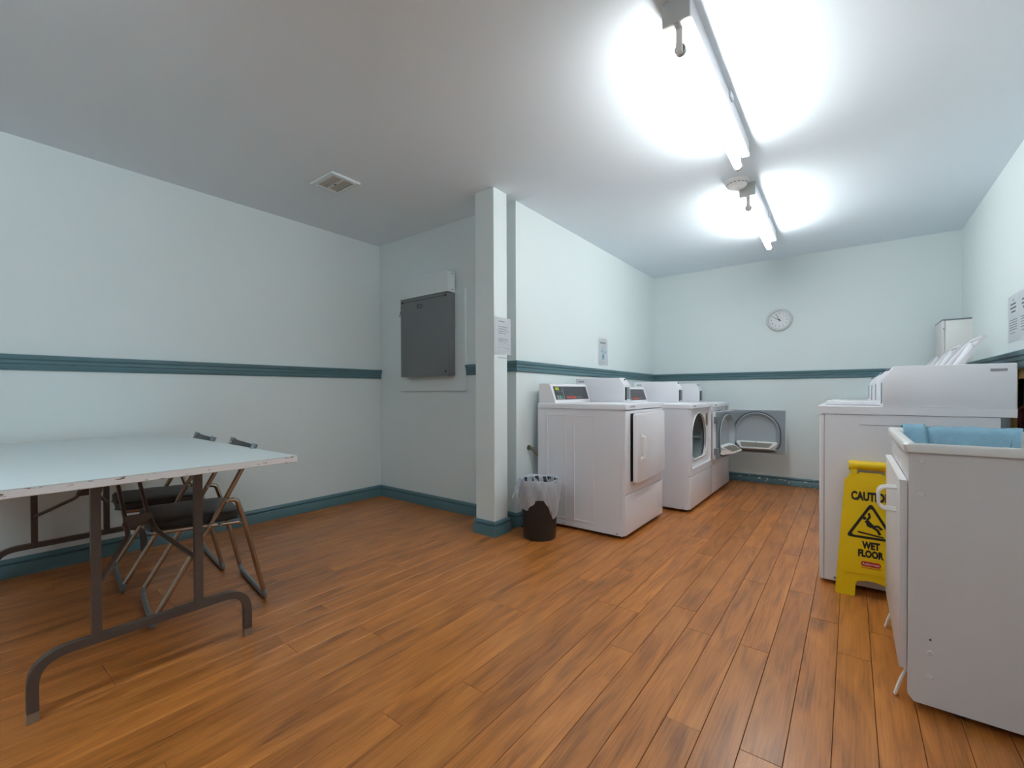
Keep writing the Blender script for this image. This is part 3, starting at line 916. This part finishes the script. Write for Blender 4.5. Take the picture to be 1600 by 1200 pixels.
# ------------------------------------------------------------------ waste bin with liner
BX, BY = -1.655, 2.462
t = thing('waste_bin', 'black round waste bin with a clear liner, beside the post', 'bin', (BX, BY, 0))
bm = new(); lathe(bm, [(0, .004), (.104, .0), (.108, .006), (.126, .375), (.130, .38), (.126, .385), (.122, .378), (.104, .012), (0, .012)], 40)
obj('bucket', bm, BINP, t)
bm = new()
n = 72
va = math.atan2(-BY, -BX)     # direction to the camera
rg = random.Random(5)
ph = [rg.uniform(0, 6.28) for _ in range(8)]
def crumple(a, z):
    return .0022*math.sin(9*a+ph[0]+20*z)+.0022*math.sin(17*a+ph[1]-45*z)+.002*math.sin(31*a+ph[2]+70*z)
def hem(a):
    d = (a-va+PI) % (2*PI)-PI      # angle seen from the camera, + = left of view? (counter clockwise)
    s = d                           # + to the right in the picture
    # low on the left, high arch right of centre, long tip at right
    pts = [(-PI, .25), (-1.6, .17), (-1.1, .20), (-.75, .195), (-.4, .235), (-.1, .27), (.15, .272), (.4, .235), (.7, .17), (.85, .135), (1.05, .15), (1.4, .24), (2.2, .26), (PI, .25)]
    for (a0, h0), (a1, h1) in zip(pts, pts[1:]):
        if a0 <= s <= a1:
            k = (s-a0)/(a1-a0); k = k*k*(3-2*k)
            return h0+(h1-h0)*k
    return .25
rings = []
prof_in = [(.100, .12), (.108, .2), (.114, .28), (.118, .34), (.121, .372), (.124, .388), (.131, .394)]
for r_, z in prof_in:
    rings.append([bm.verts.new(((r_+crumple(2*PI*j/n, z))*math.cos(2*PI*j/n), (r_+crumple(2*PI*j/n, z))*math.sin(2*PI*j/n), z+.004*math.sin(5*2*PI*j/n+1))) for j in range(n)])
for q in range(1, 11):
    ring = []
    for j in range(n):
        a = 2*PI*j/n
        h = hem(a)
        z = .392-(.392-h)*q/10
        base = .108+.018*z/.375
        r_ = base + .007 + .006*math.sin(q/10*PI) + 1.6*crumple(a, z) + .004*q/10*math.sin(7*a+ph[3])
        ring.append(bm.verts.new((r_*math.cos(a), r_*math.sin(a), z)))
    rings.append(ring)
for A, B in zip(rings, rings[1:]):
    for j in range(n): bm.faces.new((A[j], A[(j+1) % n], B[(j+1) % n], B[j]))
obj('liner_bag', bm, BAG, t, angle=80)
# loose flap at the left of the bag
la = va-1.45
u = Vector((math.cos(la), math.sin(la), 0)); tt = Vector((-u.y, u.x, 0))
bm = new(); g = []
for i in range(7):
    rowv = []
    for j in range(7):
        a, b2 = i/6, j/6-.5
        p = u*(.125+.055*a+.006*math.sin(7*a+4*b2)) + tt*(b2*.13*(1-.35*a)) + Vector((0, 0, .385-.10*a**1.3-.05*a*abs(b2)+.008*math.sin(9*b2+5*a)))
        rowv.append(bm.verts.new(p))
    g.append(rowv)
for i in range(6):
    for j in range(6): bm.faces.new((g[i][j], g[i+1][j], g[i+1][j+1], g[i][j+1]))
obj('bag_flap', bm, BAG, t, angle=80)

# ------------------------------------------------------------------ folding table
TX0, TX1, TY0, TY1, TZ = -3.455, -1.80, .03, .905, .712
t = thing('folding_table', 'long folding table with a grey-white top and brown steel legs', 'table', ((TX0+TX1)/2, (TY0+TY1)/2, 0))
ox, oy = (TX0+TX1)/2, (TY0+TY1)/2
bm = new(); box(bm, TX0-ox, TX1-ox, TY0-oy, TY1-oy, TZ-.002, TZ); obj('tabletop', bm, TABLETOP, t)
bm = new(); box(bm, TX0-ox, TX1-ox, TY0-oy, TY1-oy, TZ-.026, TZ-.002); bevel(bm, .002, 1); obj('table_edge', bm, EDGE, t)
for sgn, fx in ((1, -1.92), (-1, -3.352)):
    X = fx-ox
    y = lambda v: v-oy
    fr = None
    bm = new(); tube(bm, round_path([(X, y(.17), .0), (X, y(.17), .185), (X, y(.757), .185), (X, y(.757), .0)], .085, 8), .0185, 4, square=True)
    foot = obj('foot_frame', bm, BROWN, t, angle=50)
    for yy in (.17, .757):
        bm = new(); tube(bm, [(X, y(yy), .001), (X, y(yy), .03)], .0192, 4, square=True); obj('foot_end', bm, GALV, foot)
    for yy in (.312, .592):
        bm = new(); tube(bm, [(X, y(yy),   .19), (X, y(yy), TZ-.03)], .0172, 4, square=True); l = obj('leg', bm, BROWN, t)
        bm = new(); box(bm, X-.02, X+.02, y(yy)-.022, y(yy)+.022, TZ-.034, TZ-.026); obj('leg_bracket', bm, BROWN, l)
    px = X - sgn*.28
    bm = new(); box(bm, px-.006, px+.006, y(.435), y(.525), .455, .50); bevel(bm, .002, 1); pl = obj('brace_plate', bm, BROWN, t)
    for (ya, yb_, za) in ((.592, .52, .355), (.312, .44, .335)):
        bm = new(); tube(bm, round_path([(X-sgn*.012, y(ya), za), (px+sgn*.06, y(yb_), .44), (px, y(yb_), .47)], .03), .0085, 8); obj('brace_strut', bm, BROWN, t)
    for yb_ in (.445, .515):
        bm = new(); tube(bm, [(px, y(yb_), .47), (px-sgn*.37, y(yb_+.03), TZ-.028)], .0075, 8); obj('brace_rod', bm, BROWN, t)

# ------------------------------------------------------------------ folding chairs
def chair(label, loc, rz):
    """local: y runs from the front (towards the table, -) to the back (+); x is the width"""
    t = thing('folding_chair', label, 'chair', loc, rz, 'folding chairs tucked under the table')
    hw = .2
    r = .0105
    # uprights: front foot to back top, one continuous bent tube per side joined by the front floor bar
    for s in (-1, 1):
        bm = new(); tube(bm, round_path([(s*hw, -.205, .05), (s*hw, .045, .49), (s*hw, .163, .725)], .2), r, 10); obj('back_upright', bm, CHROME, t)
        bm = new(); tube(bm, round_path([(s*(hw+.019), .19, .05), (s*(hw+.019), .112, .40), (s*(hw+.019), .085, .49), (s*(hw+.019), .05, .492)], .05), r, 10); obj('rear_leg', bm, CHROME, t)
        bm = new(); tube(bm, [(s*(hw+.012), -.215, .400), (s*(hw+.012), .105, .384)], .008, 8); sr = obj('seat_rail', bm, CHROME, t)
        for (yy, zz) in ((.10, .386), (.02, .39), (-.02, .393)):
            bm = new(); tube(bm, [(s*(hw+.01), yy, zz), (s*(hw+.034), yy, zz)], .006, 8); obj('rivet', bm, GALV, sr)
        bm = new(); tube(bm, [(s*(hw-.012), .048, .492), (s*(hw+.034), .048, .492)], .007, 8); obj('pivot_bolt', bm, GALV, t)
        bm = new(); tube(bm, [(s*hw, .157, .712), (s*hw, .166, .732)], .0135, 10); obj('tube_cap', bm, STEELG, t)
    bm = new(); tube(bm, round_path([(-hw, -.205, .05), (-hw, -.212, .012), (hw, -.212, .012), (hw, -.205, .05)], .03), r, 10); obj('front_floor_bar', bm, STEELG, t)
    bm = new(); tube(bm, round_path([(-hw-.019, .19, .05), (-hw-.019, .2, .012), (hw+.019, .2, .012), (hw+.019, .19, .05)], .03), r, 10); obj('rear_floor_bar', bm, STEELG, t)
    bm = new()
    box(bm, -.185, .185, -.228, .115, .394, .436)
    bmesh.ops.subdivide_edges(bm, edges=list(bm.edges), cuts=5, use_grid_fill=True)
    for v in bm.verts:
        k = max(abs(v.co.x)/.185, abs(v.co.y+.0565)/.1715)
        if v.co.z > .42: v.co.z += .008*(1-k**3)+.0015*math.sin(40*v.co.x+60*v.co.y)
        rr_ = .05
        cx_, cy_ = max(abs(v.co.x)-(.185-rr_), 0), max(abs(v.co.y+.0565)-(.1715-rr_), 0)
        if cx_ > 0 and cy_ > 0:
            l = math.hypot(cx_, cy_)
            if l > rr_:
                v.co.x = math.copysign(.185-rr_+cx_*rr_/l, v.co.x); v.co.y = -.0565+math.copysign(.1715-rr_+cy_*rr_/l, v.co.y+.0565)
    for v in bm.verts:
        v.co.z -= .03*(v.co.y+.08)*.6
    bevel(bm, .006, 2, lambda e: e.is_boundary is False and e.calc_face_angle(0) > 1.0)
    obj('seat', bm, VINYL, t, angle=60)
    bm = new(); box(bm, -.19, .19, -.010, .010, -.07, .045); bevel(bm, .006, 2)
    bm.transform(Matrix.Translation((0, .148, .685)) @ Matrix.Rotation(math.radians(-27), 4, 'X')); obj('backrest', bm, VINYL, t)
    return t
chair('chrome folding chair with black seat at the table, nearer the room', (-2.428, .776, 0), math.radians(-8.5))
chair('chrome folding chair with black seat at the table, nearer the left wall', (-2.955, .782, 0), math.radians(-7))

# ------------------------------------------------------------------ utility sink cabinet
SX, SY0, SY1, SZ = .139, 1.803, 2.50, .812
t = thing('sink_cabinet', 'white utility sink cabinet with a door, in the right foreground', 'sink cabinet', (SX, SY0, 0))
D, W = XR-SX-.012, SY1-SY0
bm = new(); prism(bm, [(.0, .045), (.014, .026), (D, .026), (D, SZ-.026), (.0, SZ-.026)], 'y', 0, .016); sp = obj('side_panel', bm, LAMW, t)
for (xx, zz) in ((.03, SZ-.055), (.03, SZ-.155), (.05, .185), (.05, .115)):
    bm = new(); lathe(bm, [(0, 0), (.0085, 0), (.007, .003), (0, .004)], 14); bm.transform(Matrix.Translation((xx, 0, zz)) @ Matrix.Rotation(PI/2, 4, 'X')); obj('screw_cap', bm, LAMW, sp)
bm = new(); tube(bm, [(.05, .001, .225), (.05, -.0008, .225)], .0028, 8); obj('screw_hole', bm, DARK, sp)
bm = new(); prism(bm, [(.0, .045), (.014, .026), (D, .026), (D, SZ-.026), (.0, SZ-.026)], 'y', W-.016, W); obj('side_panel', bm, LAMW, t)
bb('back_panel', (D-.012, D, .016, W-.016, .04, SZ-.03), LAMW, t)
bb('floor_panel', (.002, D-.012, .016, W-.016, .1, .116), LAMW, t)
bb('fascia', (.001, .015, .016, W-.016, .69, SZ-.03), LAMW, t)
d = bb('door', (-.020, -.001, .012, W-.012, .112, .692), LAMW, t, .002)
bb('door_edge_band', (-.0215, -.002, .0105, W-.011, .688, .6945), PLASTIC, d)
for yy in (.115, .15):
    bm = new(); tube(bm, round_path([(-.019, yy, .575), (-.066, yy, .577), (-.066, yy, .648), (-.019, yy, .65)], .024, 6), .0046, 8); obj('handle', bm, PLASTIC, d)
for yy in (.055, .56):
    bm = new(); tube(bm, round_path([(.012, yy, .12), (-.012, yy, .06), (-.026, yy, .004)], .03), [.0045]*9, 6)
    bmesh.ops.scale(bm, vec=(1, 2.4, 1), verts=bm.verts, space=Matrix.Translation((0, -yy, 0)))
    obj('foot', bm, PLASTIC, t)
for (xx, yy) in ((.12, .05), (D-.05, .05), (.12, W-.05), (D-.05, W-.05)):
    bm = new(); lathe(bm, [(0, 0), (.015, 0), (.015, .03), (0, .03)], 12, xx, yy); obj('glide', bm, RUBBER, t)
# moulded basin: outer rim, sloped lip, deep bowl
bm = new()
def loop(x0, x1, y0, y1, z, r, k=5):
    out = []
    for (cx_, cy_, a0) in ((x1-r, y0+r, -PI/2), (x1-r, y1-r, 0), (x0+r, y1-r, PI/2), (x0+r, y0+r, PI)):
        for i in range(k+1):
            a = a0+PI/2*i/k
            out.append(bm.verts.new((cx_+r*math.cos(a), cy_+r*math.sin(a), z)))
    return out
loops = [loop(-.010, D+.006, -.010, W+.010, SZ-.028, .012), loop(-.014, D+.006, -.014, W+.014, SZ-.006, .014), loop(-.010, D+.004, -.010, W+.010, SZ, .016),
         loop(.012, D-.02, .012, W-.012, SZ-.004, .03), loop(.03, D-.035, .03, W-.03, SZ-.018, .05), loop(.05, D-.05, .05, W-.05, SZ-.30, .06), loop(.2, D-.2, .2, W-.2, SZ-.315, .06)]
for A, B in zip(loops, loops[1:]):
    for i in range(len(A)): bm.faces.new((A[i], A[(i+1) % len(A)], B[(i+1) % len(B)], B[i]))
bm.faces.new(loops[-1])
obj('basin', bm, PLASTIC, t, angle=50)
# towel over the far rim of the sink
bm = new()
path = [(2.535, .70), (2.537, .77), (2.533, .805), (2.515, .821), (2.49, .820), (2.468, .811), (2.45, .796), (2.438, .74), (2.43, .66)]
nx = 40; g = []
rg = random.Random(12)
for i in range(nx+1):
    u = i/nx
    xx = .170+.336*u
    rowv = []
    for j, (yy, zz) in enumerate(path):
        f = math.exp(-((u-.25)/.04)**2)
        bump_ = .006*math.sin(17*u+j)+.004*math.sin(41*u+1.7*j)
        lift = (.008 if u < .22 else 0) - .007*f
        rowv.append(bm.verts.new((xx+.012*math.sin(j*.6)*(u > .9), yy+bump_*.6-.03*(u < .22)*(j > 3), zz+bump_*.25+lift+(.004 if j > 3 else 0))))
    g.append(rowv)
for i in range(nx):
    for j in range(len(path)-1): bm.faces.new((g[i][j], g[i+1][j], g[i+1][j+1], g[i][j+1]))
bmesh.ops.recalc_face_normals(bm, faces=bm.faces)
bmesh.ops.solidify(bm, geom=list(bm.faces), thickness=.006)
tw = obj('towel', bm, TOWEL, None, angle=70)
tag(tw, 'light blue towel draped over the rim of the utility sink', 'towel')

# ------------------------------------------------------------------ wet floor sign
t = thing('wet_floor_sign', 'yellow folding caution wet floor sign standing beside the washer', 'sign', (.074, 2.635, 0), math.radians(0))
hb, ht_, SH = .134, .098, .64
def sign_panel(flip):
    """outline in the xz plane: legs at the foot, shoulders and a carrying handle on top"""
    def wx(z): return hb+(ht_-hb)*min(1, z/.56)
    o = [(-wx(0), .006), (-wx(0)+.006, 0), (-wx(0)+.072, 0), (-wx(0)+.076, .006), (-wx(0)+.078, .055)]
    for k in range(7):
        a = k/6; o.append((-.05+.1*a, .072+.01*math.sin(PI*a)))
    o += [(-p[0], p[1]) for p in o[:5]][::-1]
    o += [(wx(.54), .54), (.078, .572), (.076, .60)]
    o += [(.076, .632), (-.076, .632), (-.076, .60), (-.078, .572), (-wx(.54), .54)]
    return o
tilt = math.radians(-4.2)
for nm, y0, y1 in (('front_panel', 0, .012), ('back_panel', .024, .036)):
    bm = new()
    o = sign_panel(0)
    # plate with a hand hole: build as strips (below the hole, two posts, the handle bar)
    low = [p for p in o if p[1] <= .573]
    prism(bm, low, 'y', y0, y1)
    for s in (-1, 1):
        prism(bm, [(s*.078, .565), (s*.052, .565), (s*.050, .605), (s*.076, .605)], 'y', y0, y1)
    prism(bm, [(-.05, .572), (-.04, .582), (.04, .582), (.05, .572)], 'y', y0, y1)
    bevel(bm, .003, 1, lambda e: e.calc_face_angle(0) > .9)
    bm.transform(Matrix.Rotation(tilt, 4, 'X'))
    pn = obj(nm, bm, YELLOW, t)
    if nm == 'front_panel': fpn = pn
RM = Matrix.Rotation(tilt, 4, 'X')
bm = new(); tube(bm, [(-.08, .018, .615), (.08, .018, .615)], .021, 12); bm.transform(RM); obj('handle', bm, YELLOW, t)
for s in (-1, 1):
    bm = new(); tube(bm, [(s*.083, .018, .612), (s*.050, .018, .612)], .0235, 14); bm.transform(RM); obj('hinge_knuckle', bm, YELLOW, t)
bm = new(); prism(bm, [(-.108, .105), (-.06, .112), (0, .114), (.06, .112), (.108, .105), (.086, .543), (.08, .548), (-.08, .548), (-.086, .543)], 'y', -.0035, 0.001); bevel(bm, .002, 1, lambda e: e.calc_face_angle(0) > .5)
bm.transform(RM); fc = obj('raised_face', bm, YELLOW, t)
def fl(u, v): return RM @ frame((u, -.0038, v), (1, 0, 0), (0, 0, 1))
text('lettering', 'CAUTION', .049, BLACKP, fc, fl(0, .472), .0004, bold=.0026, fit=(.148, .043))
text('lettering', 'WET', .040, BLACKP, fc, fl(0, .246), .0004, bold=.0024, fit=(.066, .035))
text('lettering', 'FLOOR', .040, BLACKP, fc, fl(0, .207), .0004, bold=.0024, fit=(.094, .035))
bm = new()
tri = round_path([(0, 0, .276), (.094, 0, .276), (0, 0, .446), (-.094, 0, .276), (0, 0, .276)], .022, 5)
c3 = Vector((0, 0, .331))
ins = [c3+(p-c3)*.80 for p in tri]
A = [bm.verts.new(p) for p in tri]; B = [bm.verts.new(p) for p in ins]
A2 = [bm.verts.new(p+Vector((0, .0006, 0))) for p in tri]
for i in range(len(A)-1): bm.faces.new((A[i], A[i+1], B[i+1], B[i]))
bm.transform(RM @ Matrix.Translation((0, -.0041, 0))); bmesh.ops.delete(bm, geom=[v for v in bm.verts if not v.link_faces], context='VERTS')
obj('warning_triangle', bm, BLACKP, fc, smooth=False)
bm = new()
def limb(pts, r):
    tube(bm, [(p[0], 0, p[1]) for p in pts], r, 8)
# slipping figure
lathe_pts = [(-.024+.008*math.cos(2*PI*k/12), .355+.008*math.sin(2*PI*k/12)) for k in range(12)]
prism(bm, lathe_pts, 'y', -.001, .001)
limb([(-.018, .345), (.006, .318)], .0085)
limb([(-.014, .347), (-.004, .362), (-.008, .38)], .0045)
limb([(-.016, .340), (-.012, .322), (.0, .316)], .004)
limb([(.005, .320), (.026, .324), (.04, .310)], .0055)
limb([(.005, .318), (.024, .306), (.033, .286)], .0055)
prism(bm, [(-.048, .284), (.046, .272), (.046, .279), (-.048, .292)], 'y', -.001, .001)
for v in bm.verts: v.co.y *= .06
bm.transform(RM @ Matrix.Translation((0, -.0042, .016)))
obj('slipping_figure', bm, BLACKP, fc, smooth=False)
bm = new(); prism(bm, [(-.036, .154), (-.03, .149), (.03, .149), (.036, .154), (.036, .166), (.03, .171), (-.03, .171), (-.036, .166)], 'y', -.0046, -.0036); bm.transform(RM); lg = obj('red_emblem', bm, REDP, fc, smooth=False)
text('lettering', 'Rubbermaid', .0125, WHITEP, lg, RM @ frame((0, -.0048, .160), (1, 0, 0), (0, 0, 1)), .0002)
bm = new(); box(bm, -.036, .036, -.0046, -.0036, .141, .1435); bm.transform(RM); obj('underline', bm, REDP, fc, smooth=False)
